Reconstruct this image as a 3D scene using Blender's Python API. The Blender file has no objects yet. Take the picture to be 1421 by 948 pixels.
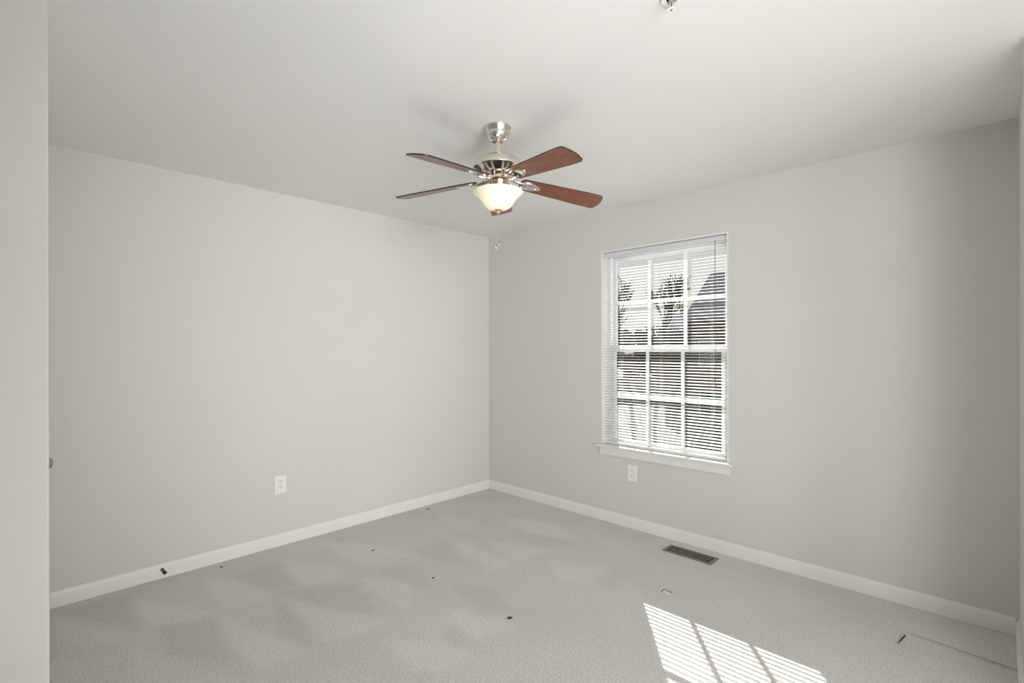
import bpy, bmesh, math, random
from mathutils import Vector, Matrix
random.seed(7)
PI = math.pi
S = bpy.context.scene
COL = S.collection

# ------------------------------------------------------------------ camera
FPX, W, H, HOR = 697.5, 1421.0, 948.0, 484.0
YAW = math.radians(44.3)
CAMZ = 1.358
cd = bpy.data.cameras.new('camera'); cam = bpy.data.objects.new('camera', cd); COL.objects.link(cam)
cd.sensor_fit = 'HORIZONTAL'; cd.sensor_width = 36; cd.lens = FPX / W * 36
cd.shift_y = (HOR - H / 2) / W
cd.clip_start = 0.01; cd.clip_end = 500
cam.location = (0, 0, CAMZ)
cam.matrix_world = (Matrix.Translation((0, 0, CAMZ)) @ Matrix.Rotation(YAW, 4, 'Z') @ Matrix.Rotation(PI / 2, 4, 'X')
                    @ Matrix.Rotation(math.radians(-0.15), 4, 'Z'))
S.camera = cam
FWD = Vector((-math.sin(YAW), math.cos(YAW), 0)); RGT = Vector((math.cos(YAW), math.sin(YAW), 0))
def ray(px, py):
    return FWD + RGT * ((px - W / 2) / FPX) + Vector((0, 0, (HOR - py) / FPX))
def on_z(px, py, z=0.0):
    r = ray(px, py); return r * ((z - CAMZ) / r.z) + Vector((0, 0, CAMZ))
def on_x(px, py, x):
    r = ray(px, py); return r * (x / r.x) + Vector((0, 0, CAMZ))
def on_y(px, py, y):
    r = ray(px, py); return r * (y / r.y) + Vector((0, 0, CAMZ))
def at_d(px, py, d):
    return ray(px, py) * d + Vector((0, 0, CAMZ))

# ------------------------------------------------------------------ world, sun, large lights, exposure
wd = bpy.data.worlds.new('sky'); S.world = wd; wd.use_nodes = True
nt = wd.node_tree; nt.nodes.clear()
wo = nt.nodes.new('ShaderNodeOutputWorld'); bg = nt.nodes.new('ShaderNodeBackground')
tc = nt.nodes.new('ShaderNodeTexCoord'); sx = nt.nodes.new('ShaderNodeSeparateXYZ'); rp = nt.nodes.new('ShaderNodeValToRGB')
nt.links.new(tc.outputs['Generated'], sx.inputs[0]); nt.links.new(sx.outputs['Z'], rp.inputs[0])
rp.color_ramp.elements[0].position = 0.0; rp.color_ramp.elements[0].color = (0.93, 0.87, 0.78, 1)
rp.color_ramp.elements[1].position = 0.75; rp.color_ramp.elements[1].color = (0.72, 0.82, 1.0, 1)
e = rp.color_ramp.elements.new(0.3); e.color = (0.92, 0.91, 0.90, 1)
nt.links.new(rp.outputs[0], bg.inputs[0]); bg.inputs[1].default_value = 0.85
nt.links.new(bg.outputs[0], wo.inputs[0])

sl = bpy.data.lights.new('sun', 'SUN'); sl.energy = 20; sl.angle = math.radians(0.4); sl.color = (1.0, 0.96, 0.9)
sun = bpy.data.objects.new('sun', sl); COL.objects.link(sun)
sun.rotation_euler = Vector((0.79, -1.0, -0.66)).to_track_quat('-Z', 'Y').to_euler()

def area(name, loc, target, sxx, syy, power, color, spread=180):
    l = bpy.data.lights.new(name, 'AREA'); l.shape = 'RECTANGLE'; l.size = sxx; l.size_y = syy
    l.energy = power; l.color = color; l.spread = math.radians(spread)
    o = bpy.data.objects.new(name, l); COL.objects.link(o); o.location = loc
    o.rotation_euler = (Vector(target) - Vector(loc)).to_track_quat('-Z', 'Y').to_euler()
    return o
# added fill lamps out of view, brightening the room without any real fixture
CW = (1.0, 0.995, 0.985)
area('fill_main', (2.6, -0.3, 1.2), (-3.5, 0.75, 1.3), 1.2, 1.7, 47, CW, 85)  # added soft fill for the left wall; no window there
area('fill_side', (2.75, 0.9, 0.8), (-3.5, 0.9, 1.8), 1.0, 1.4, 11, CW, 80)
area('fill_high', (1.5, -1.3, 2.1), (-2.6, 2.4, 0.6), 1.8, 0.6, 64, CW)
area('fill_low', (0.9, -0.3, 0.25), (-2.4, 2.7, 2.44), 1.1, 1.1, 12, CW, 82)
area('fill_floor', (-0.5, 0.3, 0.08), (-0.9, 0.75, 2.44), 0.9, 1.0, 14, CW)  # added up-facing fill near the floor, boosting the sun patch's bounce

S.view_settings.view_transform = 'Standard'; S.view_settings.look = 'None'
S.view_settings.gamma = 1; S.view_settings.use_curve_mapping = False
S.view_settings.exposure = -0.08

# ------------------------------------------------------------------ materials
def mat(name, col, rough=0.6, metal=0.0, spec=0.5, noise=None, bump=None, coat=0.0, emis=None):
    m = bpy.data.materials.new(name); m.use_nodes = True
    n = m.node_tree; b = n.nodes['Principled BSDF']
    b.inputs['Base Color'].default_value = (*col, 1); b.inputs['Roughness'].default_value = rough
    b.inputs['Metallic'].default_value = metal; b.inputs['Specular IOR Level'].default_value = spec
    b.inputs['Coat Weight'].default_value = coat
    t = n.nodes.new('ShaderNodeTexCoord')
    if noise:
        sc, amt, det = noise
        x = n.nodes.new('ShaderNodeTexNoise'); x.inputs['Scale'].default_value = sc; x.inputs['Detail'].default_value = det
        n.links.new(t.outputs['Object'], x.inputs['Vector'])
        r = n.nodes.new('ShaderNodeValToRGB'); n.links.new(x.outputs['Fac'], r.inputs[0])
        r.color_ramp.elements[0].position = 0.3; r.color_ramp.elements[1].position = 0.7
        r.color_ramp.elements[0].color = tuple(min(1, c * (1 - amt)) for c in col) + (1,)
        r.color_ramp.elements[1].color = tuple(min(1, c * (1 + amt)) for c in col) + (1,)
        n.links.new(r.outputs[0], b.inputs['Base Color'])
    if bump:
        sc, st, dist = bump
        x = n.nodes.new('ShaderNodeTexNoise'); x.inputs['Scale'].default_value = sc; x.inputs['Detail'].default_value = 3
        n.links.new(t.outputs['Object'], x.inputs['Vector'])
        bp = n.nodes.new('ShaderNodeBump'); bp.inputs['Strength'].default_value = st; bp.inputs['Distance'].default_value = dist
        n.links.new(x.outputs['Fac'], bp.inputs['Height']); n.links.new(bp.outputs[0], b.inputs['Normal'])
    if emis:
        b.inputs['Emission Color'].default_value = (*emis[0], 1); b.inputs['Emission Strength'].default_value = emis[1]
    return m
WALLC = (0.665, 0.65, 0.615)
M = {}
M['wall'] = mat('wall_paint', WALLC, 0.75, noise=(1.3, 0.012, 3), bump=(260, 0.06, 0.001))
M['ceiling'] = mat('ceiling_paint', (0.82, 0.82, 0.81), 0.85, noise=(0.9, 0.01, 2), bump=(200, 0.05, 0.001))
M['trim'] = mat('trim_paint', (0.80, 0.795, 0.765), 0.4, noise=(6, 0.01, 2))
M['window_white'] = mat('window_vinyl', (0.86, 0.88, 0.91), 0.35, noise=(8, 0.01, 2))
M['blind'] = mat('blind_slat', (0.80, 0.79, 0.765), 0.65, 0, 0.15, noise=(20, 0.01, 2))
M['headrail'] = mat('headrail', (0.70, 0.70, 0.72), 0.4, noise=(20, 0.01, 2))
M['cord'] = mat('cord', (0.75, 0.70, 0.62), 0.8, noise=(200, 0.05, 2))
M['tassel'] = mat('tassel_wood', (0.30, 0.15, 0.07), 0.5, noise=(90, 0.2, 3))
M['plate'] = mat('plate_plastic', (0.84, 0.835, 0.81), 0.3, noise=(30, 0.01, 2))
M['slot'] = mat('slot_dark', (0.05, 0.048, 0.045), 0.6, noise=(100, 0.1, 2))
M['nickel'] = mat('polished_nickel', (0.82, 0.76, 0.69), 0.24, 1.0, noise=(14, 0.03, 2))
M['brass'] = mat('warm_nickel', (0.80, 0.66, 0.48), 0.2, 1.0, noise=(14, 0.03, 2))
M['bronze'] = mat('bronze_metal', (0.16, 0.13, 0.10), 0.4, 0.7, noise=(60, 0.15, 2))
M['bronze_light'] = mat('register_frame_metal', (0.23, 0.205, 0.185), 0.45, 0.4, noise=(60, 0.15, 2))
M['rubber'] = mat('rubber', (0.03, 0.027, 0.025), 0.7, noise=(60, 0.1, 2))
M['debris'] = mat('debris', (0.045, 0.04, 0.03), 0.9, noise=(300, 0.3, 3))
M['knob'] = mat('knob_metal', (0.45, 0.42, 0.38), 0.22, 1.0, noise=(30, 0.05, 2))
M['door'] = mat('door_paint', (0.78, 0.77, 0.74), 0.45, noise=(3, 0.01, 2))
M['bulb_red'] = mat('sprinkler_bulb', (0.30, 0.06, 0.05), 0.2, noise=(60, 0.1, 2))
M['chrome'] = mat('sprinkler_metal', (0.80, 0.80, 0.78), 0.2, 1.0, noise=(60, 0.03, 2))
M['white_metal'] = mat('white_enamel', (0.86, 0.855, 0.84), 0.35, noise=(40, 0.01, 2))

def carpet_mat():
    m = bpy.data.materials.new('carpet'); m.use_nodes = True; n = m.node_tree; b = n.nodes['Principled BSDF']
    b.inputs['Roughness'].default_value = 0.95; b.inputs['Specular IOR Level'].default_value = 0.1
    b.inputs['Sheen Weight'].default_value = 0.15
    t = n.nodes.new('ShaderNodeTexCoord')
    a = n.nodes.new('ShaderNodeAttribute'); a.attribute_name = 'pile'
    n1 = n.nodes.new('ShaderNodeTexNoise'); n1.inputs['Scale'].default_value = 130; n1.inputs['Detail'].default_value = 4
    n2 = n.nodes.new('ShaderNodeTexNoise'); n2.inputs['Scale'].default_value = 2.2; n2.inputs['Detail'].default_value = 4
    n3 = n.nodes.new('ShaderNodeTexNoise'); n3.inputs['Scale'].default_value = 38; n3.inputs['Detail'].default_value = 4
    for q in (n1, n2, n3): n.links.new(t.outputs['Object'], q.inputs['Vector'])
    def ma(op, x, y):
        k = n.nodes.new('ShaderNodeMath'); k.operation = op
        for i, v in enumerate((x, y)):
            if isinstance(v, (int, float)): k.inputs[i].default_value = v
            else: n.links.new(v, k.inputs[i])
        return k.outputs[0]
    v = ma('ADD', ma('MULTIPLY', ma('SUBTRACT', n1.outputs['Fac'], 0.5), 1.1), ma('MULTIPLY', ma('SUBTRACT', n2.outputs['Fac'], 0.5), 0.22))
    v = ma('ADD', v, ma('MULTIPLY', ma('SUBTRACT', n3.outputs['Fac'], 0.5), 0.12))
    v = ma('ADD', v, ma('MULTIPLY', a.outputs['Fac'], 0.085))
    v = ma('ADD', v, 1.0)
    mx = n.nodes.new('ShaderNodeVectorMath'); mx.operation = 'SCALE'; mx.inputs[0].default_value = (0.64, 0.632, 0.61)
    n.links.new(v, mx.inputs['Scale']); n.links.new(mx.outputs[0], b.inputs['Base Color'])
    bp = n.nodes.new('ShaderNodeBump'); bp.inputs['Strength'].default_value = 0.55; bp.inputs['Distance'].default_value = 0.004
    n.links.new(n1.outputs['Fac'], bp.inputs['Height']); n.links.new(bp.outputs[0], b.inputs['Normal'])
    return m
M['carpet'] = carpet_mat()

def wood_mat():
    m = bpy.data.materials.new('cherry_wood'); m.use_nodes = True; n = m.node_tree; b = n.nodes['Principled BSDF']
    b.inputs['Roughness'].default_value = 0.33; b.inputs['Coat Weight'].default_value = 0.3; b.inputs['Coat Roughness'].default_value = 0.25
    t = n.nodes.new('ShaderNodeTexCoord'); mp = n.nodes.new('ShaderNodeMapping'); mp.inputs['Scale'].default_value = (2.5, 40, 10)
    x = n.nodes.new('ShaderNodeTexNoise'); x.inputs['Scale'].default_value = 3; x.inputs['Detail'].default_value = 5; x.inputs['Distortion'].default_value = 0.6
    r = n.nodes.new('ShaderNodeValToRGB')
    n.links.new(t.outputs['Object'], mp.inputs[0]); n.links.new(mp.outputs[0], x.inputs['Vector']); n.links.new(x.outputs['Fac'], r.inputs[0])
    r.color_ramp.elements[0].position = 0.3; r.color_ramp.elements[1].position = 0.72
    r.color_ramp.elements[0].color = (0.11, 0.028, 0.017, 1); r.color_ramp.elements[1].color = (0.29, 0.085, 0.045, 1)
    n.links.new(r.outputs[0], b.inputs['Base Color'])
    return m
M['wood'] = wood_mat()
M['wood_edge'] = mat('dark_wood_edge', (0.035, 0.015, 0.010), 0.4, noise=(30, 0.2, 3))

def glass_mat():
    m = bpy.data.materials.new('window_glass'); m.use_nodes = True; n = m.node_tree; n.nodes.clear()
    o = n.nodes.new('ShaderNodeOutputMaterial'); mix = n.nodes.new('ShaderNodeMixShader')
    tr = n.nodes.new('ShaderNodeBsdfTransparent'); gl = n.nodes.new('ShaderNodeBsdfGlossy'); gl.inputs['Roughness'].default_value = 0.02
    tr.inputs['Color'].default_value = (0.95, 0.97, 0.96, 1)
    fr = n.nodes.new('ShaderNodeFresnel'); fr.inputs['IOR'].default_value = 1.3
    n.links.new(fr.outputs[0], mix.inputs[0]); n.links.new(tr.outputs[0], mix.inputs[1]); n.links.new(gl.outputs[0], mix.inputs[2])
    n.links.new(mix.outputs[0], o.inputs[0]); return m
M['glass'] = glass_mat()
def bowl_mat():
    m = bpy.data.materials.new('frosted_glass'); m.use_nodes = True; n = m.node_tree; n.nodes.clear()
    o = n.nodes.new('ShaderNodeOutputMaterial'); mix = n.nodes.new('ShaderNodeMixShader'); mix.inputs[0].default_value = 0.2
    tl = n.nodes.new('ShaderNodeBsdfTranslucent'); tl.inputs[0].default_value = (0.98, 0.96, 0.90, 1)
    b = n.nodes.new('ShaderNodeBsdfPrincipled'); b.inputs['Base Color'].default_value = (0.88, 0.85, 0.78, 1); b.inputs['Roughness'].default_value = 0.3
    x = n.nodes.new('ShaderNodeTexNoise'); x.inputs['Scale'].default_value = 12; x.inputs['Detail'].default_value = 4
    t = n.nodes.new('ShaderNodeTexCoord'); n.links.new(t.outputs['Object'], x.inputs['Vector'])
    r = n.nodes.new('ShaderNodeValToRGB'); r.color_ramp.elements[0].color = (0.82, 0.78, 0.70, 1); r.color_ramp.elements[1].color = (0.90, 0.88, 0.82, 1)
    n.links.new(x.outputs['Fac'], r.inputs[0]); n.links.new(r.outputs[0], b.inputs['Base Color'])
    n.links.new(b.outputs[0], mix.inputs[1]); n.links.new(tl.outputs[0], mix.inputs[2]); n.links.new(mix.outputs[0], o.inputs[0])
    return m
M['bowl'] = bowl_mat()
M['bulb'] = mat('bulb_glass', (1, 0.95, 0.85), 0.4, emis=((1.0, 0.88, 0.7), 6), noise=(20, 0.01, 1))
M['crystal'] = mat('crystal', (0.85, 0.85, 0.84), 0.05, noise=(30, 0.02, 1)); M['crystal'].node_tree.nodes['Principled BSDF'].inputs['Transmission Weight'].default_value = 0.85
# outdoors
M['grass'] = mat('winter_grass', (0.060, 0.056, 0.042), 0.95, 0, 0.05, noise=(0.6, 0.35, 6), bump=(8, 0.5, 0.05))
M['drive'] = mat('driveway_concrete', (0.09, 0.075, 0.065), 0.9, 0, 0.05, noise=(2, 0.15, 5))
M['shingle'] = mat('shingles', (0.24, 0.245, 0.235), 0.85, 0, 0.05, noise=(7, 0.25, 6))
M['siding'] = mat('siding', (0.16, 0.125, 0.10), 0.8, 0, 0.05, noise=(1.5, 0.2, 4))
M['siding_trim'] = mat('siding_trim', (0.45, 0.44, 0.42), 0.7, noise=(4, 0.05, 3))
M['house_glass'] = mat('house_window_glass', (0.03, 0.035, 0.04), 0.1, noise=(4, 0.1, 3))
M['bark'] = mat('bark', (0.10, 0.075, 0.06), 0.9, 0, 0.05, noise=(9, 0.3, 5))
M['bush'] = mat('evergreen', (0.045, 0.05, 0.035), 0.95, 0, 0.05, noise=(5, 0.5, 6), bump=(4, 1.0, 0.3))
M['woods'] = mat('bare_woods', (0.11, 0.08, 0.065), 0.95, 0, 0.05, noise=(3, 0.5, 6), bump=(3, 1.0, 0.3))
M['fence'] = mat('fence_wood', (0.30, 0.21, 0.17), 0.9, 0, 0.05, noise=(6, 0.2, 5))

# ------------------------------------------------------------------ mesh helpers
def box(bm, x0, x1, y0, y1, z0, z1):
    vs = [bm.verts.new((x, y, z)) for z in (z0, z1) for (x, y) in ((x0, y0), (x1, y0), (x1, y1), (x0, y1))]
    for f in ((3, 2, 1, 0), (4, 5, 6, 7), (0, 1, 5, 4), (1, 2, 6, 5), (2, 3, 7, 6), (3, 0, 4, 7)):
        bm.faces.new([vs[i] for i in f])
    return vs
def lathe(bm, prof, seg=48, c=(0, 0), axis='Z'):
    rings = []
    for r, z in prof:
        ring = []
        for i in range(seg):
            a = 2 * PI * i / seg
            ring.append(bm.verts.new((c[0] + r * math.cos(a), c[1] + r * math.sin(a), z)))
        rings.append(ring)
    for a, b in zip(rings, rings[1:]):
        for i in range(seg):
            j = (i + 1) % seg
            bm.faces.new((a[i], a[j], b[j], b[i]))
    for ring, rz in ((rings[0], prof[0]), (rings[-1], prof[-1])):
        if rz[0] > 0.0005: bm.faces.new(ring)
    return rings
def tube(bm, pts, rad, seg=8):
    pts = [Vector(p) for p in pts]
    if not isinstance(rad, (list, tuple)): rad = [rad] * len(pts)
    rings = []; prev = None
    for i, p in enumerate(pts):
        d = (pts[min(i + 1, len(pts) - 1)] - pts[max(i - 1, 0)]).normalized()
        if prev is None:
            u = d.orthogonal().normalized()
        else:
            u = (prev - d * prev.dot(d)); u = u.normalized() if u.length > 1e-6 else d.orthogonal().normalized()
        prev = u; v = d.cross(u)
        rings.append([bm.verts.new(p + (u * math.cos(2 * PI * k / seg) + v * math.sin(2 * PI * k / seg)) * rad[i]) for k in range(seg)])
    for a, b in zip(rings, rings[1:]):
        for i in range(seg):
            j = (i + 1) % seg
            bm.faces.new((a[i], a[j], b[j], b[i]))
    bm.faces.new(rings[0][::-1]); bm.faces.new(rings[-1])
def obj(name, bm, m, parent=None, smooth=False, bevel=0, mx=None):
    bmesh.ops.recalc_face_normals(bm, faces=bm.faces)
    me = bpy.data.meshes.new(name); bm.to_mesh(me); bm.free()
    for mm in (m if isinstance(m, (list, tuple)) else [m]): me.materials.append(mm)
    if smooth:
        me.polygons.foreach_set('use_smooth', [True] * len(me.polygons))
        me.set_sharp_from_angle(angle=math.radians(38))
    o = bpy.data.objects.new(name, me); COL.objects.link(o)
    if parent: o.parent = parent
    if mx is not None: o.matrix_local = mx
    if bevel:
        b = o.modifiers.new('bevel', 'BEVEL'); b.width = bevel; b.segments = 2; b.limit_method = 'ANGLE'
    return o
def NB(): return bmesh.new()
def bx(name, m, dims, parent=None, bevel=0):
    bm = NB(); box(bm, *dims); return obj(name, bm, m, parent, bevel=bevel)
def thing(name, label, cat, loc=(0, 0, 0), rotz=0, group=None):
    o = bpy.data.objects.new(name, None); COL.objects.link(o); o.location = loc; o.rotation_euler = (0, 0, rotz)
    o.empty_display_size = 0.1; tag(o, label, cat, group); return o
def tag(o, label, cat, group=None):
    o['label'] = label; o['category'] = cat
    if group: o['group'] = group
    return o
def st(o):
    o['kind'] = 'structure'; return o

# ------------------------------------------------------------------ room shell
XL, XR, YW, ZC = -3.586, 0.0555, 3.354, 2.44
OX0, OX1, OZ0, OZ1 = -2.283, -1.287, 0.590, 2.124      # window opening
XP, YP = -1.95, 0.104                                 # closet partition corner
YD = 0.085                                             # closet door wall face
YR = 2.50                                              # near end of the right wall
YB = -1.70                                             # wall behind the camera
XH = 3.00                                              # hall side
# pile marks left by the vacuum, traced on the carpet
def tr(pts, ox, oy, s): return [on_z(ox + x / s, oy + y / s).xy for x, y in pts]
A = lambda *p: tr(p, 70, 680, 2.842)
B = lambda *p: tr(p, 500, 660, 3.2925)
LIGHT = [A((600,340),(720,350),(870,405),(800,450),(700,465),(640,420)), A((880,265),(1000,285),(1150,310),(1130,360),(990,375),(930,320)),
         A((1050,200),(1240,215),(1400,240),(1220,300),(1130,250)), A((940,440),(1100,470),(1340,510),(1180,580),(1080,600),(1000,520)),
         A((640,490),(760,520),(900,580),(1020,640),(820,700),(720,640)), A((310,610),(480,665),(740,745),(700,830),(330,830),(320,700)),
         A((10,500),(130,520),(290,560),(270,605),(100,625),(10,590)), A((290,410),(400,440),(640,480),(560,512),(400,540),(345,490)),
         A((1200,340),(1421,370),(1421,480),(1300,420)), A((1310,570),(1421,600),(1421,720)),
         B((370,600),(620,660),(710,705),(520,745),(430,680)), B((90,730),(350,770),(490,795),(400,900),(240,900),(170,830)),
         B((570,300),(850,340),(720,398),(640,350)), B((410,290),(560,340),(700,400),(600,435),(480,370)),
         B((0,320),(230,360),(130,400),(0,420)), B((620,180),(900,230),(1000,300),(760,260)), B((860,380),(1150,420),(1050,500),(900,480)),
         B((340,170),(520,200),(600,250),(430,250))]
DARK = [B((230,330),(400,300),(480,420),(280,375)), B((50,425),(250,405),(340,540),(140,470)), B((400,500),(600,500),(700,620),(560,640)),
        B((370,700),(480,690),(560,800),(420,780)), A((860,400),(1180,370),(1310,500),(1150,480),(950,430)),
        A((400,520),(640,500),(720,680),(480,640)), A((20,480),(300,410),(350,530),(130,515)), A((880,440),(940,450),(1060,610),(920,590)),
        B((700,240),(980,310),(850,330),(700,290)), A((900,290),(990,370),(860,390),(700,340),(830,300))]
def inside(p, poly):
    c = False; n = len(poly)
    for i in range(n):
        a, b = poly[i], poly[i - 1]
        if (a[1] > p[1]) != (b[1] > p[1]) and p[0] < (b[0] - a[0]) * (p[1] - a[1]) / (b[1] - a[1]) + a[0]: c = not c
    return c
def floor():
    g = 0.022
    x0, x1, y0, y1 = XL - .12, XH + .12, YB - .12, YW + .02
    nx = int((x1 - x0) / g); ny = int((y1 - y0) / g)
    val = [[0.0] * (nx + 1) for _ in range(ny + 1)]
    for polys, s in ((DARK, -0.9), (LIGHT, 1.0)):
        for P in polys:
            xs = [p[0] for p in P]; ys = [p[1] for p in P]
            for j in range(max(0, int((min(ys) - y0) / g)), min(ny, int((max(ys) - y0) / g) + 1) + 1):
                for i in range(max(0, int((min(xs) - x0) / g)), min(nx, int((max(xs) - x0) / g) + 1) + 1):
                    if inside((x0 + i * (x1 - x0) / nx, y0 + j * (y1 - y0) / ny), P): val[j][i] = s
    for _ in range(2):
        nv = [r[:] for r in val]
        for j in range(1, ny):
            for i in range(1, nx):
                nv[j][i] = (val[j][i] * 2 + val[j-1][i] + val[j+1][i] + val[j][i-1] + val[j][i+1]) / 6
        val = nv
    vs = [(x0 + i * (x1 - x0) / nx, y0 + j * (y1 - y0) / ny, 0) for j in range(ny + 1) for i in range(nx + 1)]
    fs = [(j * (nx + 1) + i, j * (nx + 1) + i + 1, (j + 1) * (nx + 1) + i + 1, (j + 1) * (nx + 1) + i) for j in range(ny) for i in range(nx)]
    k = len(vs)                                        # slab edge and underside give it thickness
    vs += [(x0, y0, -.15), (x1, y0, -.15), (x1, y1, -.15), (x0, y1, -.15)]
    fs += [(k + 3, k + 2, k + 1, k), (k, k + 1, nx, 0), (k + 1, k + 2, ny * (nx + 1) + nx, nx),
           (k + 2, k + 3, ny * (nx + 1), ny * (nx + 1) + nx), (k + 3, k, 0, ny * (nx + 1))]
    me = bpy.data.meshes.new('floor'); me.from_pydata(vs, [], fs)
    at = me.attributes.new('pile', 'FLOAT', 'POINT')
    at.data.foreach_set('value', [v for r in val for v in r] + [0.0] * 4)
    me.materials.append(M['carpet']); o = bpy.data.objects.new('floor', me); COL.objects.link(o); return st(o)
floor()
st(bx('ceiling', M['ceiling'], (XL - .12, XH + .12, YB - .12, YW + .14, ZC, ZC + .12)))
st(bx('wall_left', M['wall'], (XL - .12, XL, YB - .12, YW + .14, 0, ZC)))
bm = NB()
box(bm, XL, OX0, YW, YW + .14, 0, ZC); box(bm, OX1, XR + .12, YW, YW + .14, 0, ZC)
box(bm, OX0, OX1, YW, YW + .14, 0, OZ0); box(bm, OX0, OX1, YW, YW + .14, OZ1, ZC)
st(obj('wall_window', bm, M['wall']))
bm = NB(); box(bm, XR, XR + .12, YR, YW, 0, ZC); box(bm, XR + .12, XH + .12, YR, YR + .12, 0, ZC)
st(obj('wall_right', bm, M['wall']))
st(bx('fill_blocker_wall', M['wall'], (0.27, 0.39, YB, 0.16, 0, ZC)))  # added unseen stub that shades the partition from the fill lamps
st(bx('wall_hall', M['wall'], (XH, XH + .12, YB, YR, 0, ZC)))
st(bx('wall_behind', M['wall'], (XL, XH + .12, YB - .12, YB, 0, ZC)))
bm = NB(); box(bm, XP - .12, XP, YB, YP, 0, ZC)
st(obj('wall_partition', bm, M['wall'], bevel=0.006))
bm = NB(); DX0, DX1, DH = -3.50, -2.74, 2.04
box(bm, XL, DX0, YD - .1, YD, 0, ZC); box(bm, DX1, XP - .12, YD - .1, YD, 0, ZC); box(bm, DX0, DX1, YD - .1, YD, DH, ZC)
st(obj('wall_closet', bm, M['wall']))

# baseboards with a stepped and rounded top
PROF = [(0, 0), (0.0125, 0), (0.0125, 0.060), (0.0115, 0.066), (0.0085, 0.071), (0.0075, 0.077), (0.005, 0.0815), (0, 0.083)]
def baseboard(name, pts, side):
    bm = NB(); rings = []
    P = [Vector((*p, 0)) for p in pts]
    for i, p in enumerate(P):
        n = Vector((0, 0, 0)); 
        def nrm(a, b):
            d = (b - a).normalized(); return Vector((-d.y, d.x, 0)) * side
        if i == 0: n = nrm(P[0], P[1])
        elif i == len(P) - 1: n = nrm(P[-2], P[-1])
        else:
            a, b = nrm(P[i-1], P[i]), nrm(P[i], P[i+1]); n = (a + b) / (1 + a.dot(b))
        rings.append([bm.verts.new(p + n * t + Vector((0, 0, z))) for t, z in PROF])
    for a, b in zip(rings, rings[1:]):
        for k in range(len(PROF)):
            l = (k + 1) % len(PROF); bm.faces.new((a[k], a[l], b[l], b[k]))
    bm.faces.new(rings[0]); bm.faces.new(rings[-1][::-1])
    return st(obj(name, bm, M['trim'], smooth=True))
baseboard('baseboard_left', [(XL, YD), (XL, YW - .0002)], -1)
baseboard('baseboard_window', [(XL + .0125, YW), (XR - .0125, YW)], -1)
baseboard('baseboard_right', [(XR, YW - .0002), (XR, YR)], -1)
baseboard('baseboard_partition', [(XP, YB), (XP, YP)], -1)

# closet door behind the partition: only its knob shows
d1 = thing('door_1', '', '', (0, 0, 0)); del d1['label']; del d1['category']; st(d1)
bm = NB(); box(bm, DX0 + .018, DX1 - .018, YD - .028, YD + .007, 0.012, DH - .018)
obj('door_leaf', bm, M['door'], d1, bevel=0.002)
bm = NB()
for (za, zb) in ((0.25, 0.80), (1.02, 1.86)):
    for (xa, xb) in ((-3.39, -3.16), (-3.08, -2.85)):
        box(bm, xa, xb, YD + .006, YD + .011, za, zb)
obj('door_panel', bm, M['door'], d1, bevel=0.003)
bm = NB(); cw = .057
box(bm, DX0 - cw, DX0, YD - .0005, YD + .016, 0, DH + cw); box(bm, DX1, DX1 + cw, YD - .0005, YD + .016, 0, DH + cw)
box(bm, DX0, DX1, YD - .0005, YD + .016, DH, DH + cw); 
box(bm, DX0, DX0 + .018, YD - .1, YD, 0, DH); box(bm, DX1 - .018, DX1, YD - .1, YD, 0, DH); box(bm, DX0 + .018, DX1 - .018, YD - .1, YD, DH - .018, DH)
obj('door_casing', bm, M['trim'], d1)
bm = NB(); lathe(bm, [(.030, 0), (.030, .006), (.012, .010), (.011, .030), (.018, .036), (.0245, .046), (.025, .056), (.020, .064), (.012, .068), (.0, .069)], 32)
k = obj('door_knob', bm, M['knob'], d1, smooth=True)
k.matrix_local = Matrix.Translation((-2.805, YD + .007, 0.893)) @ Matrix.Rotation(-PI / 2, 4, 'X')

# ------------------------------------------------------------------ window
w1 = bpy.data.objects.new('window_1', None); COL.objects.link(w1); w1.location = ((OX0 + OX1) / 2, YW, OZ0); st(w1)
WI = Matrix.Translation(-w1.location)
def wobj(name, bm, m, parent=None, **kw):
    if parent is None:
        o = obj(name, bm, m, w1, **kw); o.matrix_local = WI
    else:
        o = obj(name, bm, m, parent, **kw)
    return o
YO = YW + .075
bm = NB(); t = .011                                   # painted jamb liner, flush with the wall
box(bm, OX0, OX0 + t, YW - .002, YW + .14, OZ0 + .012, OZ1); box(bm, OX1 - t, OX1, YW - .002, YW + .14, OZ0 + .012, OZ1)
box(bm, OX0 + t, OX1 - t, YW - .002, YW + .14, OZ1 - t, OZ1)
wobj('window_jamb', bm, M['trim'])
bm = NB(); xa, xb = OX0 + t, OX1 - t; fz0, fz1 = 0.604, OZ1 - t; fw = .030
box(bm, xa, xa + fw, YO, YW + .14, fz0, fz1); box(bm, xb - fw, xb, YO, YW + .14, fz0, fz1)
box(bm, xa + fw, xb - fw, YO, YW + .14, fz1 - fw, fz1); box(bm, xa + fw, xb - fw, YO, YW + .14, fz0, fz0 + .014)
for s, x in ((1, xa + fw), (-1, xb - fw)):            # jamb track ridges
    box(bm, min(x, x + s * .006), max(x, x + s * .006), YW + .1065, YW + .1095, fz0 + .014, fz1 - fw)
wobj('window_frame', bm, M['window_white'], bevel=0.0015)
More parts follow.
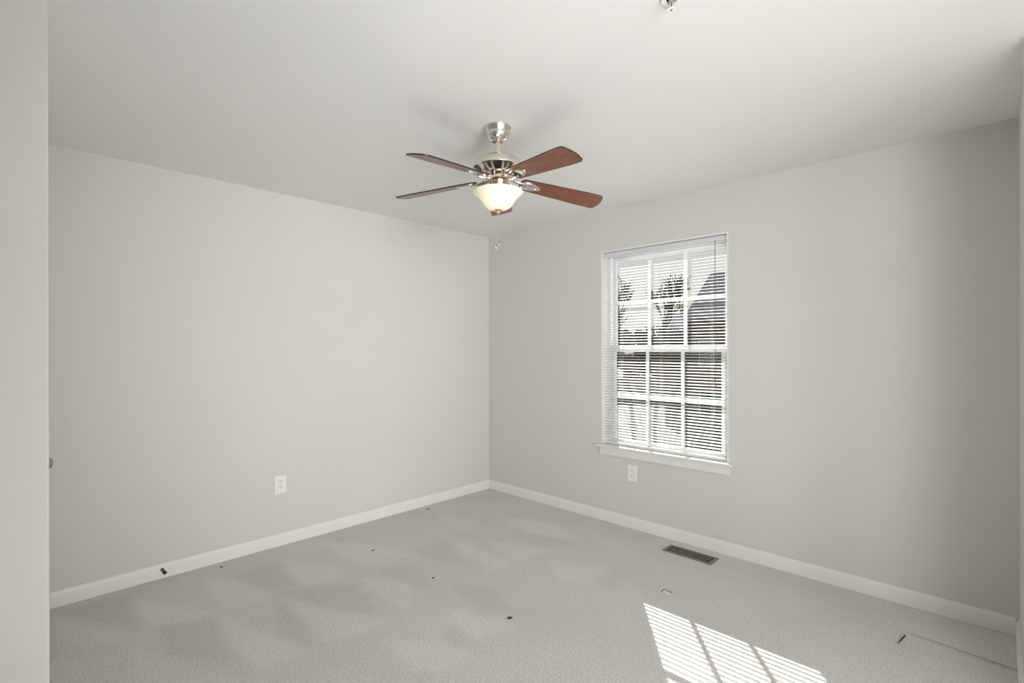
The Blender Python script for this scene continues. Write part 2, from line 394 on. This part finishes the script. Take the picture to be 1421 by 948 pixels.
def sash(name, gx0, gx1, gz0, gz1, y0, y1, sw, rb, rt):
    bm = NB()
    box(bm, gx0 - sw, gx0, y0, y1, gz0 - rb, gz1 + rt); box(bm, gx1, gx1 + sw, y0, y1, gz0 - rb, gz1 + rt)
    box(bm, gx0, gx1, y0, y1, gz0 - rb, gz0); box(bm, gx0, gx1, y0, y1, gz1, gz1 + rt)
    s = wobj(name, bm, M['window_white'], bevel=0.002)
    ym = (y0 + y1) / 2
    wobj('glass_pane', (lambda b: (box(b, gx0 - .004, gx1 + .004, ym + .004, ym + .007, gz0 - .004, gz1 + .004), b)[1])(NB()), M['glass'], s)
    gw = .0125; ymu = ym - .004
    for i in (1, 2):
        x = gx0 + (gx1 - gx0) * i / 3; b = NB(); box(b, x - gw, x + gw, ymu - .004, ymu + .004, gz0, gz1); wobj('muntin', b, M['window_white'], s, bevel=0.0015)
    z = (gz0 + gz1) / 2; b = NB(); box(b, gx0, gx1, ymu - .0045, ymu + .0045, z - gw, z + gw); wobj('muntin', b, M['window_white'], s, bevel=0.0015)
    return s
ls = sash('lower_sash', -2.203, -1.365, .648, 1.330, YW + .078, YW + .105, .036, .028, .046)
us = sash('upper_sash', -2.212, -1.352, 1.376, 2.050, YW + .111, YW + .136, .026, .040, .030)
bm = NB(); lathe(bm, [(.0, 0), (.014, 0), (.014, .006), (.004, .010), (0, .010)], 16)
box(bm, -.006, .03, -.006, .006, .006, .011)
o = obj('sash_lock', bm, M['window_white'], ls); o.location = (-1.784, YW + .092, 1.376)
bm = NB(); box(bm, OX0 - .032, OX1 + .032, YW - .040, YW, .585, .603); box(bm, OX0 + .0005, OX1 - .0005, YW - .0005, YW + .139, .5905, .603)
wobj('window_stool', bm, M['trim'], bevel=0.004)
bm = NB(); vs = box(bm, OX0 - .012, OX1 + .012, YW - .016, YW, .524, .5845)
wobj('window_apron', bm, M['trim'], bevel=0.004)

# ------------------------------------------------------------------ blind
bl = thing('window_blind', 'white horizontal mini blind with open slats hanging in the white window', 'blind', (-1.785, YW + .028, 2.112))
def bobj(name, bm, m, **kw):
    o = obj(name, bm, m, bl, **kw); o.matrix_local = Matrix.Translation(-bl.location); return o
bx0, bx1, by = OX0 + .016, OX1 - .016, YW + .028
bm = NB(); box(bm, bx0, bx1, by - .013, by + .013, 2.075, 2.110)
bobj('head_rail', bm, M['headrail'], bevel=0.002)
bm = NB(); tilt = math.radians(12); pitch = .0212; z = 2.058; hw = .0125
while z > .640:
    prof = []
    for k in range(5):
        s = -1 + k / 2.0; cz = .0018 * (1 - s * s)
        yy = s * hw; prof.append((yy * math.cos(tilt) - cz * math.sin(tilt), yy * math.sin(tilt) + cz * math.cos(tilt)))
    top = [[bm.verts.new((x, by + a, z + b)) for a, b in prof] for x in (bx0 + .002, bx1 - .002)]
    bot = [[bm.verts.new((x, by + a, z + b - .0004)) for a, b in prof] for x in (bx0 + .002, bx1 - .002)]
    for k in range(4):
        bm.faces.new((top[0][k], top[1][k], top[1][k+1], top[0][k+1])); bm.faces.new((bot[0][k+1], bot[1][k+1], bot[1][k], bot[0][k]))
    bm.faces.new((top[0][0], bot[0][0], bot[1][0], top[1][0])); bm.faces.new((top[0][4], top[1][4], bot[1][4], bot[0][4]))
    z -= pitch
sl_ = bobj('slats', bm, M['blind']); sl_['label'] = 'thin white horizontal slats'
bm = NB(); box(bm, bx0 + .002, bx1 - .002, by - .012, by + .012, .612, .626); bobj('bottom_rail', bm, M['blind'], bevel=0.003)
for px in (863, 917.5, 988):
    x = on_y(px, 480, by).x
    bm = NB()
    for dy in (-.0128, .0128): tube(bm, [(x, by + dy, 2.075), (x, by + dy, .625)], .0007, 5)
    bobj('ladder_cord', bm, M['cord'])
xw = on_y(992, 430, by - .02).x
for i, (dx, zt) in enumerate(((0, 1.16), (.008, 1.12))):
    bm = NB(); tube(bm, [(xw + dx * .4, by - .013, 2.080), (xw + dx * .5, by - .019, 2.05), (xw + dx, by - .020, zt)], .0011, 6)
    cdo = bobj('tilt_cord', bm, M['bronze'])
    bm = NB(); lathe(bm, [(.0015, 0), (.004, -.006), (.0055, -.028), (.004, -.034), (.0, -.035)], 14)
    to = obj('cord_tassel', bm, M['tassel'], cdo, smooth=True); to.location = (xw + dx, by - .020, zt + .001); to['label'] = 'small brown wooden tassel'

# ------------------------------------------------------------------ wall outlets
def outlet(label, loc, rz):
    t = thing('wall_outlet', label, 'outlet', loc, rz, 'duplex wall outlets')
    bm = NB(); box(bm, -.0405, .0405, -.006, 0, -.063, .063); obj('cover_plate', bm, M['plate'], t, bevel=0.003)
    for s in (-1, 1):
        bm = NB(); zc = s * .0195
        bmesh.ops.create_circle(bm, cap_ends=True, radius=.0172, segments=28, matrix=Matrix.Translation((0, -.0062, zc)) @ Matrix.Rotation(PI / 2, 4, 'X'))
        for v in bm.verts: v.co.z = zc + max(-.0135, min(.0135, v.co.z - zc))
        r = bmesh.ops.extrude_face_region(bm, geom=bm.faces[:]); 
        for v in [g for g in r['geom'] if isinstance(g, bmesh.types.BMVert)]: v.co.y -= .0018
        rc = obj('receptacle', bm, M['plate'], t)
        bm = NB()
        for sx_ in (-1, 1): box(bm, sx_ * .0062 - .0013, sx_ * .0062 + .0013, -.0086, -.0075, zc + .000, zc + .0088)
        bmesh.ops.create_cone(bm, cap_ends=True, radius1=.0026, radius2=.0026, depth=.0011, segments=12, matrix=Matrix.Translation((0, -.00805, zc - .0062)) @ Matrix.Rotation(PI / 2, 4, 'X'))
        obj('outlet_slots', bm, M['slot'], rc)
    bm = NB(); bmesh.ops.create_cone(bm, cap_ends=True, radius1=.003, radius2=.0024, depth=.0015, segments=12, matrix=Matrix.Translation((0, -.0066, 0)) @ Matrix.Rotation(PI / 2, 4, 'X'))
    obj('screw', bm, M['white_metal'], t)
    return t
p = on_x(388.2, 671.3, XL); outlet('white duplex outlet plate on the left wall, away from the window', (XL, p.y, p.z), PI / 2)
p = on_y(877, 657.2, YW); outlet('white duplex outlet plate on the window wall just below the sill', (p.x, YW, p.z), 0)

# ------------------------------------------------------------------ door stop on the left baseboard
p = on_x(226.5, 796, XL + .05)
ds = thing('door_stop', 'small dark metal door stop screwed to the left baseboard', 'door stop', (XL + .0125, p.y, .052), 0)
R90 = Matrix.Rotation(PI / 2, 4, 'Y')
bm = NB(); lathe(bm, [(.010, -.0005), (.010, .003), (.0045, .006), (.0042, .048), (.006, .050), (.006, .052)], 20)
obj('rod', bm, M['bronze'], ds, smooth=True).matrix_local = R90
bm = NB(); lathe(bm, [(.009, .051), (.0105, .054), (.0105, .063), (.008, .068), (.0, .069)], 20)
obj('rubber_tip', bm, M['rubber'], ds, smooth=True).matrix_local = R90

# ------------------------------------------------------------------ floor register
c = [on_z(*q) for q in ((917.3, 765.2), (929.1, 757.3), (998, 776.3), (986.1, 785.0))]
cx = sum(v.x for v in c) / 4; cy = sum(v.y for v in c) / 4
L = ((c[3] - c[0]).length + (c[2] - c[1]).length) / 4; D = .062
fr = thing('floor_register', 'dark bronze floor air register set in the carpet below the window', 'vent', (cx, cy, 0))
bm = NB(); b_ = .016; hgt = .006
box(bm, -L, L, -D, -D + b_, -.001, hgt); box(bm, -L, L, D - b_, D, -.001, hgt); box(bm, -L, -L + b_ * 1.4, -D + b_, D - b_, -.001, hgt); box(bm, L - b_ * 1.4, L, -D + b_, D - b_, -.001, hgt)
obj('register_frame', bm, M['bronze_light'], fr, bevel=0.002)
bm = NB(); n = 17
for i in range(1, n):
    x = -L + b_ * 1.4 + (2 * L - 2.8 * b_) * i / n; box(bm, x - .0030, x + .0030, -D + b_, D - b_, .0015, .0050)
box(bm, -L + b_, L - b_, -.002, .002, .0015, .0045)
obj('louvers', bm, M['bronze_light'], fr)
bm = NB(); box(bm, -L + b_ * .5, L - b_ * .5, -D + b_ * .5, D - b_ * .5, .0005, .0012)
obj('duct_opening', bm, M['rubber'], fr)
bm = NB(); box(bm, L - .05, L - .042, -.012, .006, .004, .010); obj('damper_lever', bm, M['bronze_light'], fr, bevel=.001)

# ------------------------------------------------------------------ bits on the carpet
def crumb(label, px, py, lx, ly, rz):
    q = on_z(px, py)
    bm = NB(); bmesh.ops.create_icosphere(bm, subdivisions=2, radius=1)
    rr = random.Random(px)
    for v in bm.verts:
        v.co *= rr.uniform(.7, 1.1); v.co.x *= lx; v.co.y *= ly; v.co.z = max(v.co.z, -.4) * .004
    o = obj('carpet_debris', bm, M['debris'], smooth=True); o.location = (q.x, q.y, .0015); o.rotation_euler = (0, 0, rz)
    return tag(o, label, 'debris', 'dark bits on the carpet')
crumb('largest dark speck, on the open carpet nearest the camera', 706.5, 858, .015, .012, YAW + .3)
crumb('small dark speck in the middle of the carpet', 600, 802.3, .008, .007, YAW)
crumb('small dark sliver on the carpet near the left wall, mid-way to the corner', 517, 763.6, .011, .006, YAW + .4)
crumb('thin dark sliver on the carpet close to the far corner', 593.5, 706.6, .017, .006, YAW - .5)
crumb('tiny brown speck on the carpet beside the door stop', 306.5, 786.2, .009, .007, YAW)

# small cut flap in the carpet
q = on_z(924, 822)
fl = thing('carpet_flap', 'small L-shaped cut in the carpet with a pale lifted edge, below the floor register', 'carpet flap', (q.x, q.y, 0))
pts = [on_z(917, 821.8), on_z(920.8, 819.2), on_z(931.2, 823.6)]
pts = [Vector((v.x - q.x, v.y - q.y, .0012)) for v in pts]
bm = NB(); tube(bm, pts, .0028, 6); obj('cut', bm, M['debris'], fl)
bm = NB(); pp = [on_z(917.8, 822.8), on_z(921, 820.8), on_z(930.5, 825), on_z(927, 827.4)]
vs = [bm.verts.new((v.x - q.x, v.y - q.y, .0005)) for v in pp]; ve = [bm.verts.new((v.x - q.x, v.y - q.y, h)) for v, h in zip(pp, (.004, .007, .006, .002))]
bm.faces.new(vs); bm.faces.new(ve)
for i in range(4): bm.faces.new((vs[i], vs[(i+1) % 4], ve[(i+1) % 4], ve[i]))
M['tuft'] = mat('carpet_backing', (0.72, 0.70, 0.65), 0.9, noise=(200, .1, 3))
obj('flap', bm, M['tuft'], fl)

# carpet seam along the right
P = [on_z(*v) for v in ((1241, 896), (1247, 889), (1252.7, 882.6), (1260.6, 882.9), (1290, 892.5), (1330, 906.5), (1370, 920.5), (1414, 935.6))]
P[-1].x = min(P[-1].x, XR - .014)
se = thing('carpet_seam', 'raised carpet seam line on the floor at the right, running to the right wall', 'seam', (P[3].x, P[3].y, 0))
def rel(v, dz, off=0): return Vector((v.x - P[3].x - off * .7, v.y - P[3].y - off, dz))
M['seam'] = mat('seam_yarn', (0.55, 0.535, 0.49), 0.95, noise=(240, .2, 3), bump=(240, .6, .003))
bm = NB(); tube(bm, [rel(v, .0006) for v in P], [.001, .004, .0065, .0065, .0065, .0065, .0065, .0065], 8); obj('seam_ridge', bm, M['seam'], se, smooth=True)
bm = NB(); tube(bm, [rel(v, .0012, -.011) for v in P], [.0006] + [.003] * 7, 6); obj('seam_gap', bm, M['debris'], se)

# ------------------------------------------------------------------ sprinkler head on the ceiling
q = on_z(933, -1.5, ZC)
sp = thing('sprinkler_head', 'pendant fire sprinkler with white escutcheon on the ceiling near the top edge', 'sprinkler', (q.x, q.y, ZC))
bm = NB(); lathe(bm, [(.034, 0), (.034, -.002), (.030, -.006), (.018, -.007), (.016, -.004), (.016, 0)], 36); obj('escutcheon', bm, M['white_metal'], sp, smooth=True)
bm = NB(); lathe(bm, [(.009, 0), (.009, -.012), (.006, -.014), (0, -.014)], 20)
for s in (-1, 1): tube(bm, [(s * .007, 0, -.010), (s * .0085, 0, -.020), (s * .002, 0, -.032)], .0016, 8)
obj('sprinkler_frame', bm, M['chrome'], sp, smooth=True)
bm = NB(); lathe(bm, [(0, -.013), (.0022, -.015), (.0022, -.029), (0, -.031)], 12); obj('glass_bulb', bm, M['bulb_red'], sp, smooth=True)
bm = NB(); lathe(bm, [(.0, -.032), (.0035, -.032), (.013, -.0335), (.0135, -.035), (.0035, -.0355), (.0, -.0355)], 28); obj('deflector', bm, M['white_metal'], sp, smooth=True)
bm = NB(); lathe(bm, [(.0, -.0354), (.0028, -.0354), (.0022, -.038), (0, -.0385)], 12); obj('screw', bm, M['slot'], sp, smooth=True)

# ------------------------------------------------------------------ ceiling fan
FX, FY = -1.758, 1.708
fan = thing('ceiling_fan', 'five-blade ceiling fan with cherry wood blades, polished nickel body and lit glass bowl', 'ceiling fan', (FX, FY, ZC))
def F(name, prof, m, parent=fan, seg=64, smooth=True):
    bm = NB(); lathe(bm, [(r, z - ZC) for r, z in prof], seg); return obj(name, bm, m, parent, smooth=smooth)
F('canopy', [(.0, ZC), (.061, ZC), (.0645, 2.437), (.0645, 2.432), (.0615, 2.427), (.060, 2.417), (.0555, 2.408), (.0565, 2.405), (.054, 2.395), (.046, 2.380), (.037, 2.371), (.032, 2.369), (.028, 2.371), (.0, 2.371)], M['nickel'])
F('downrod', [(.0, 2.384), (.0125, 2.382), (.0125, 2.296), (.0, 2.294)], M['nickel'], seg=24)
F('rod_collar', [(.0, 2.306), (.016, 2.305), (.018, 2.300), (.0225, 2.295), (.0, 2.293)], M['nickel'], seg=32)
F('motor_housing', [(.0, 2.2975), (.030, 2.297), (.062, 2.292), (.090, 2.283), (.108, 2.270), (.1185, 2.256), (.1225, 2.241), (.1215, 2.234), (.116, 2.230), (.109, 2.228), (.098, 2.221), (.086, 2.215), (.076, 2.212), (.070, 2.210), (.0, 2.2095)], M['nickel'])
F('motor_band', [(.0, 2.2095), (.062, 2.2094), (.063, 2.206), (.056, 2.198), (.050, 2.194), (.0, 2.194)], M['nickel'])
F('flywheel', [(.0, 2.194), (.048, 2.1938), (.051, 2.192), (.051, 2.183), (.048, 2.181), (.0, 2.181)], M['brass'])
F('switch_housing', [(.0, 2.181), (.045, 2.181), (.047, 2.178), (.044, 2.176), (.042, 2.172), (.042, 2.135), (.030, 2.131), (.0, 2.131)], M['brass'])
bowl = F('glass_bowl', [(.120, 2.124), (.1225, 2.121), (.120, 2.115), (.109, 2.105), (.097, 2.095), (.086, 2.084), (.078, 2.072), (.071, 2.060), (.060, 2.048), (.044, 2.039), (.020, 2.0345),
                        (.020, 2.0375), (.043, 2.042), (.058, 2.051), (.068, 2.062), (.075, 2.074), (.083, 2.086), (.094, 2.098), (.107, 2.109), (.117, 2.118), (.120, 2.124)], M['bowl'])
bowl['label'] = 'frosted white glass bowl, lit from inside'
for i in range(2):
    a = YAW + PI * i
    bm = NB(); bmesh.ops.create_uvsphere(bm, u_segments=16, v_segments=10, radius=.017, matrix=Matrix.Translation((.043 * math.cos(a), .043 * math.sin(a), 2.102 - ZC)) @ Matrix.Scale(1.4, 4, (0, 0, 1)))
    obj('light_bulb', bm, M['bulb'], fan, smooth=True)
F('center_rod', [(.0, 2.132), (.005, 2.131), (.005, 2.032), (.0, 2.031)], M['brass'], seg=16)
F('finial', [(.0, 2.037), (.021, 2.036), (.0225, 2.033), (.018, 2.029), (.012, 2.026), (.009, 2.019), (.004, 2.014), (.0, 2.013)], M['brass'], seg=32)
for i in range(4):
    a = YAW + 1.2 + i * PI / 2 - PI
    bm = NB(); tube(bm, [(.0585 * math.cos(a), .0585 * math.sin(a), 2.425 - ZC), (.0635 * math.cos(a), .0635 * math.sin(a), 2.4245 - ZC)], .0035, 10); obj('canopy_screw', bm, M['bronze'], fan, smooth=True)
# pull chains
for i, (px, zb, zc_) in enumerate(((687.8, 1.862, 1.935), (692.2, 1.878, 1.95))):
    lat = (px - 690) / 285.0; off = RGT * lat
    bm = NB(); zt = 2.018
    tube(bm, [(off.x * .5, off.y * .5, zt - ZC), (off.x, off.y, zt - .02 - ZC), (off.x, off.y, zb - ZC)], .0010, 6)
    zz = zt - .022
    while zz > zb:
        bmesh.ops.create_icosphere(bm, subdivisions=1, radius=.0018, matrix=Matrix.Translation((off.x, off.y, zz - ZC))); zz -= .0065
    tube(bm, [(off.x, off.y, zc_ - ZC), (off.x, off.y, zc_ - .006 - ZC)], .0024, 8)
    ch = obj('pull_chain', bm, M['chrome'], fan, smooth=True)
    bm = NB(); bmesh.ops.create_icosphere(bm, subdivisions=1, radius=.0085)
    for v in bm.verts: v.co.z *= 1.25
    cr = obj('crystal_pendant', bm, M['crystal'], ch); cr.location = (off.x, off.y, zb - .009 - ZC)
    bm = NB(); lathe(bm, [(0, .0135), (.0025, .013), (.0042, .009), (.0045, .0065), (0, .0065)], 12); cc = obj('pendant_cap', bm, M['bronze'], ch, smooth=True); cc.location = cr.location

# blades: outline in local x (radius), y (width); clockwise edge raised
ZBL = 2.186; DROOP = math.radians(5.0); PITCH = math.radians(13.5)
def blade_outline():
    r0, r1 = .128, .548
    w0, w1 = .046, .063
    pts = []
    def wid(s): return w0 + (w1 - w0) * min(1, s * 1.15)
    low = []; N = 14
    for k in range(N + 1):
        s = k / N; r = r0 + (r1 - .030 - r0) * s; low.append((r, wid(s)))
    tip = []
    for k in range(1, 10):                                # rounded corners and a bowed end
        a = PI / 2 * (1 - k / 9.0)
        tip.append((r1 - .030 + .026 * math.cos(a), w1 - .018 + .018 * math.sin(a)))
    tip2 = [(r1 + .001, w1 - .034), (r1 + .004, .012), (r1 + .004, -.012), (r1 + .001, -w1 + .034)]
    tip3 = [(x, -y) for x, y in tip[::-1]]
    rootc = [(r0 - .012, w0 - .012), (r0 - .016, w0 - .026)]
    up = low + tip + tip2 + tip3 + [(x, -y) for x, y in low[::-1]] + [(x, -y) for x, y in rootc] + rootc[::-1]
    return up
OUT = blade_outline()
angs = [90 - math.degrees(0) + a for a in (0,)]
BASE = math.atan2(FWD.y, FWD.x) - math.radians(0.7)
proto = None
def arm_mesh():
    bm = NB()
    # two curved bars rising from the hub into a leaf-shaped plate under the blade
    for s in (-1, 1):
        tube(bm, [(.048, s * .010, .004), (.075, s * .018, -.004), (.100, s * .022, -.010), (.118, s * .022, -.008), (.138, s * .020, -.0058)], [.0065, .006, .0055, .005, .004], 10)
    pts = []
    for k in range(28):
        a = 2 * PI * k / 28
        x = .166 + .056 * math.cos(a); y = .031 * math.sin(a) * (1 - .28 * math.cos(a))
        pts.append((x, y))
    t0 = [bm.verts.new((x, y, -.0032)) for x, y in pts]; t1 = [bm.verts.new((.166 + (x - .166) * .96, y * .94, -.0075)) for x, y in pts]
    t2 = [bm.verts.new((.166 + (x - .166) * .75, y * .70, -.0095)) for x, y in pts]
    for a, b in ((t0, t1), (t1, t2)):
        for k in range(28): bm.faces.new((a[k], a[(k+1) % 28], b[(k+1) % 28], b[k]))
    bm.faces.new(t2); bm.faces.new(t0[::-1])
    for (x, y) in ((.148, .014), (.148, -.014), (.194, 0)):
        bmesh.ops.create_uvsphere(bm, u_segments=10, v_segments=6, radius=.0035, matrix=Matrix.Translation((x, y, -.0095)))
    return bm
for i in range(5):
    a = BASE + i * 2 * PI / 5
    dr, pt = math.radians((2.4, 4.3, 5.0, 5.0, 7.4)[i]), math.radians((12, 13, 13.5, 13.5, 12)[i])   # the blades hang a little unevenly
    mx = Matrix.Translation((0, 0, ZBL - ZC)) @ Matrix.Rotation(a, 4, 'Z') @ Matrix.Rotation(dr, 4, 'Y') @ Matrix.Rotation(-pt, 4, 'X')
    if i == 0:
        bm = NB(); th = .0030
        top = [bm.verts.new((x, y, th)) for x, y in OUT]; bot = [bm.verts.new((x, y, -th)) for x, y in OUT]
        f1 = bm.faces.new(top); f2 = bm.faces.new(bot[::-1]); f1.material_index = 1
        for k in range(len(OUT)):
            f = bm.faces.new((top[k], bot[k], bot[(k+1) % len(OUT)], top[(k+1) % len(OUT)])); f.material_index = 1
        b0 = obj('fan_blade', bm, [M['wood'], M['wood_edge']], fan); b0.matrix_local = mx
        a0 = obj('blade_arm', arm_mesh(), M['nickel'], fan, smooth=True); a0.matrix_local = mx
    else:
        for src in (b0, a0):
            cpy = src.copy(); COL.objects.link(cpy); cpy.parent = fan; cpy.matrix_local = mx
pl = bpy.data.lights.new('fan_lamp', 'POINT'); pl.energy = 3.8; pl.color = (1.0, 0.88, 0.72); pl.shadow_soft_size = .035
plo = bpy.data.objects.new('fan_lamp', pl); COL.objects.link(plo); plo.location = Vector((FX, FY, 2.112)) - FWD * .05

# ------------------------------------------------------------------ outdoors
ZG = -3.2
gx = NB(); box(gx, -160, 60, YW + 1.2, 220, ZG - .3, ZG); st(obj('ground', gx, M['grass']))
def dpt(px, d, z=ZG):
    v = FWD * d + RGT * (d * (px - W / 2) / FPX); return Vector((v.x, v.y, z))
dv = NB(); q = [dpt(800, 30), dpt(880, 30), dpt(866, 34), dpt(800, 34)]
vs = [dv.verts.new(v + Vector((0, 0, .001))) for v in q]; ve = [dv.verts.new(v + Vector((0, 0, .04))) for v in q]
dv.faces.new(vs); dv.faces.new(ve)
for i in range(4): dv.faces.new((vs[i], vs[(i+1) % 4], ve[(i+1) % 4], ve[i]))
tag(obj('driveway', dv, M['drive']), 'pale concrete strip on the ground seen through the lower left panes', 'driveway')

# neighbouring house at the right of the view
hs = thing('neighbor_house', 'grey-roofed neighbouring house seen through the right side of the window', 'house', dpt(975, 27), YAW - math.radians(20.8))
hl, hr, hd, eave, ridge = -.62, 7.0, 8.0, 6.1, 9.15
bm = NB(); box(bm, hl, hr, 0, hd, 0, eave); obj('house_wall', bm, M['siding'], hs)
bm = NB()                                            # hipped roof: eaves rectangle up to a level ridge
x0_, x1_, y0_, y1_ = hl - .35, hr + .35, -.4, hd + .4
e_ = [bm.verts.new(v) for v in ((x0_, y0_, eave - .1), (x1_, y0_, eave - .1), (x1_, y1_, eave - .1), (x0_, y1_, eave - .1))]
e2 = [bm.verts.new(v) for v in ((x0_, y0_, eave + .08), (x1_, y0_, eave + .08), (x1_, y1_, eave + .08), (x0_, y1_, eave + .08))]
ra, rb = bm.verts.new((x0_ + 1.45, hd / 2, ridge)), bm.verts.new((x1_ - 1.45, hd / 2, ridge))
bm.faces.new(e_[::-1])
for i in range(4): bm.faces.new((e_[i], e_[(i+1) % 4], e2[(i+1) % 4], e2[i]))
bm.faces.new((e2[0], e2[1], rb, ra)); bm.faces.new((e2[2], e2[3], ra, rb)); bm.faces.new((e2[3], e2[0], ra)); bm.faces.new((e2[1], e2[2], rb))
obj('house_roof', bm, M['shingle'], hs)
bm = NB(); box(bm, hl - 1.5, hl, 2.4, 6.4, 0, 5.5); obj('house_wing', bm, M['siding'], hs)
bm = NB()
a_ = [bm.verts.new(v) for v in ((hl - 1.7, 2.1, 5.45), (hl - .02, 2.1, 5.45), (hl - .02, 6.7, 5.45), (hl - 1.7, 6.7, 5.45))]
b_2 = [bm.verts.new(v) for v in ((hl - 1.7, 2.1, 5.6), (hl - .02, 2.1, 5.6), (hl - .02, 6.7, 5.6), (hl - 1.7, 6.7, 5.6))]
r1_, r2_ = bm.verts.new((hl - 1.7, 4.4, 6.75)), bm.verts.new((hl - .02, 4.4, 6.75))
bm.faces.new(a_[::-1])
for i in range(4): bm.faces.new((a_[i], a_[(i+1) % 4], b_2[(i+1) % 4], b_2[i]))
bm.faces.new((b_2[0], b_2[1], r2_, r1_)); bm.faces.new((b_2[2], b_2[3], r1_, r2_)); bm.faces.new((b_2[3], b_2[0], r1_)); bm.faces.new((b_2[1], b_2[2], r2_))
obj('wing_roof', bm, M['shingle'], hs)
for (x, z) in ((.2, 3.6), (1.9, 3.6), (.2, .9)):
    bm = NB(); box(bm, x - .4, x + .4, -.05, .02, z, z + 1.4); wf = obj('house_window', bm, M['siding_trim'], hs)
    bm = NB(); box(bm, x - .33, x + .33, -.07, -.045, z + .08, z + 1.32); obj('house_window_pane', bm, M['house_glass'], wf)

def tree(label, px, d, trunk, spread, seed, levels, r0, ln1, name='bare_tree'):
    rr = random.Random(seed); bm = NB()
    def grow(p, dr, ln, r, lv):
        n = 3; pts = [p]; cur = p; dd = dr.copy()
        for _ in range(n):
            dd = (dd + Vector((rr.uniform(-.1, .1), rr.uniform(-.1, .1), .06))).normalized()
            cur = cur + dd * ln / n; pts.append(cur)
        rads = [r * (1 - .35 * k / n) for k in range(n + 1)]
        tube(bm, pts, rads, 6 if lv > 2 else 4)
        if lv <= 0: return
        k = rr.choice((3, 4)) if lv > 1 else 3
        for j in range(k):
            az = rr.uniform(0, 2 * PI); tl = rr.uniform(.3, .75) * spread
            ax = dd.orthogonal().normalized(); ax.rotate(Matrix.Rotation(az, 3, dd))
            nd = (dd * math.cos(tl) + ax * math.sin(tl)); nd.z += .15; nd.normalize()
            st_ = pts[-1] if j < 2 else pts[-2]
            grow(st_, nd, (ln1 if lv == levels else ln) * rr.uniform(.62, .9), max(r * .6, .018), lv - 1)
    grow(Vector((0, 0, -.05)), Vector((0, 0, 1)), trunk, r0, levels)
    o = obj(name, bm, M['bark']); o.location = dpt(px, d)
    return tag(o, label, 'tree', 'bare trees outside the window')
tree('wide bare tree with forked branches outside the left panes', 880, 25, 5.3, .95, 4, 5, .12, 1.35)
tree('bare tree behind, branches filling the middle upper panes', 909, 19, 4.9, .9, 11, 5, .09, 1.05)
tree('small bare tree beside the neighbouring house roof', 945, 43, 6.8, .7, 21, 4, .09, .9)

def clump(label, px, d, wdt, hgt, m, seed, name='evergreen_tree', group='trees in the distance'):
    rr = random.Random(seed); bm = NB()
    tube(bm, [(0, 0, -.05), (0, 0, hgt * .5)], .18, 6)
    for j in range(9):
        r = wdt * rr.uniform(.28, .45); c_ = Vector((rr.uniform(-.5, .5) * wdt, rr.uniform(-.4, .4) * wdt, hgt * rr.uniform(.15, .82)))
        g = bmesh.ops.create_icosphere(bm, subdivisions=3, radius=r, matrix=Matrix.Translation(c_))
        for v in g['verts']:
            v.co = c_ + (v.co - c_) * rr.uniform(.72, 1.22)
            v.co.z = min(max(v.co.z, 0.02), hgt)
    o = obj(name, bm, m); o.location = dpt(px, d)
    return tag(o, label, 'tree', group)
DT = [(836, 52, 2.6, 6.6, 'woods'), (866, 66, 2.7, 7.4, 'woods'), (893, 80, 3.0, 8.6, 'bush'), (914, 58, 2.5, 6.6, 'woods'), (938, 73, 2.9, 9.0, 'bush'), (946, 50, 1.5, 6.4, 'bush')]
for i, (px, d, wd_, hg, mm) in enumerate(DT):
    lab = ['brown woodland tree outside, farthest left in the window view', 'brown rounded tree in the distance behind the forked bare tree', 'dark green tree in the distance behind the left muntin',
           'brown tree in the distance seen in the middle panes', 'dark green tall tree in the distance left of the house roof', 'dark green tree standing right against the house, left side'][i]
    clump(lab, px, d, wd_, hg, M[mm], 40 + i, 'evergreen_tree' if mm == 'bush' else 'woodland_tree')
# low board fence across the yard
fn = thing('board_fence', 'tan board fence across the yard seen through the left panes', 'fence', dpt(890, 44), YAW)
bm = NB(); 
for i in range(48): box(bm, -6.2 + i * .26, -6.2 + i * .26 + .24, 0, .03, .02, 1.9 + .02 * (i % 2))
obj('fence_boards', bm, M['fence'], fn)
bm = NB(); box(bm, -6.2, 6.28, .031, .09, .4, .5); box(bm, -6.2, 6.28, .031, .09, 1.4, 1.5); obj('fence_rail', bm, M['fence'], fn)
for i in range(6):
    bm = NB(); box(bm, -6.2 + i * 2.45, -6.08 + i * 2.45, .031, .15, -.02, 2.0); obj('fence_post', bm, M['fence'], fn)
for i, (px, d, w_, h_) in enumerate(((957, 17, .7, 1.3), (982, 19.5, .8, 1.2), (1003, 22.5, .8, 1.35))):
    clump(['low dark shrub in front of the neighbouring house, left one', 'low dark shrub in front of the neighbouring house, middle one', 'low dark shrub in front of the neighbouring house, right one'][i],
          px, d, w_, h_, M['bush'], 70 + i, 'garden_shrub', 'shrubs by the neighbouring house')['category'] = 'shrub'
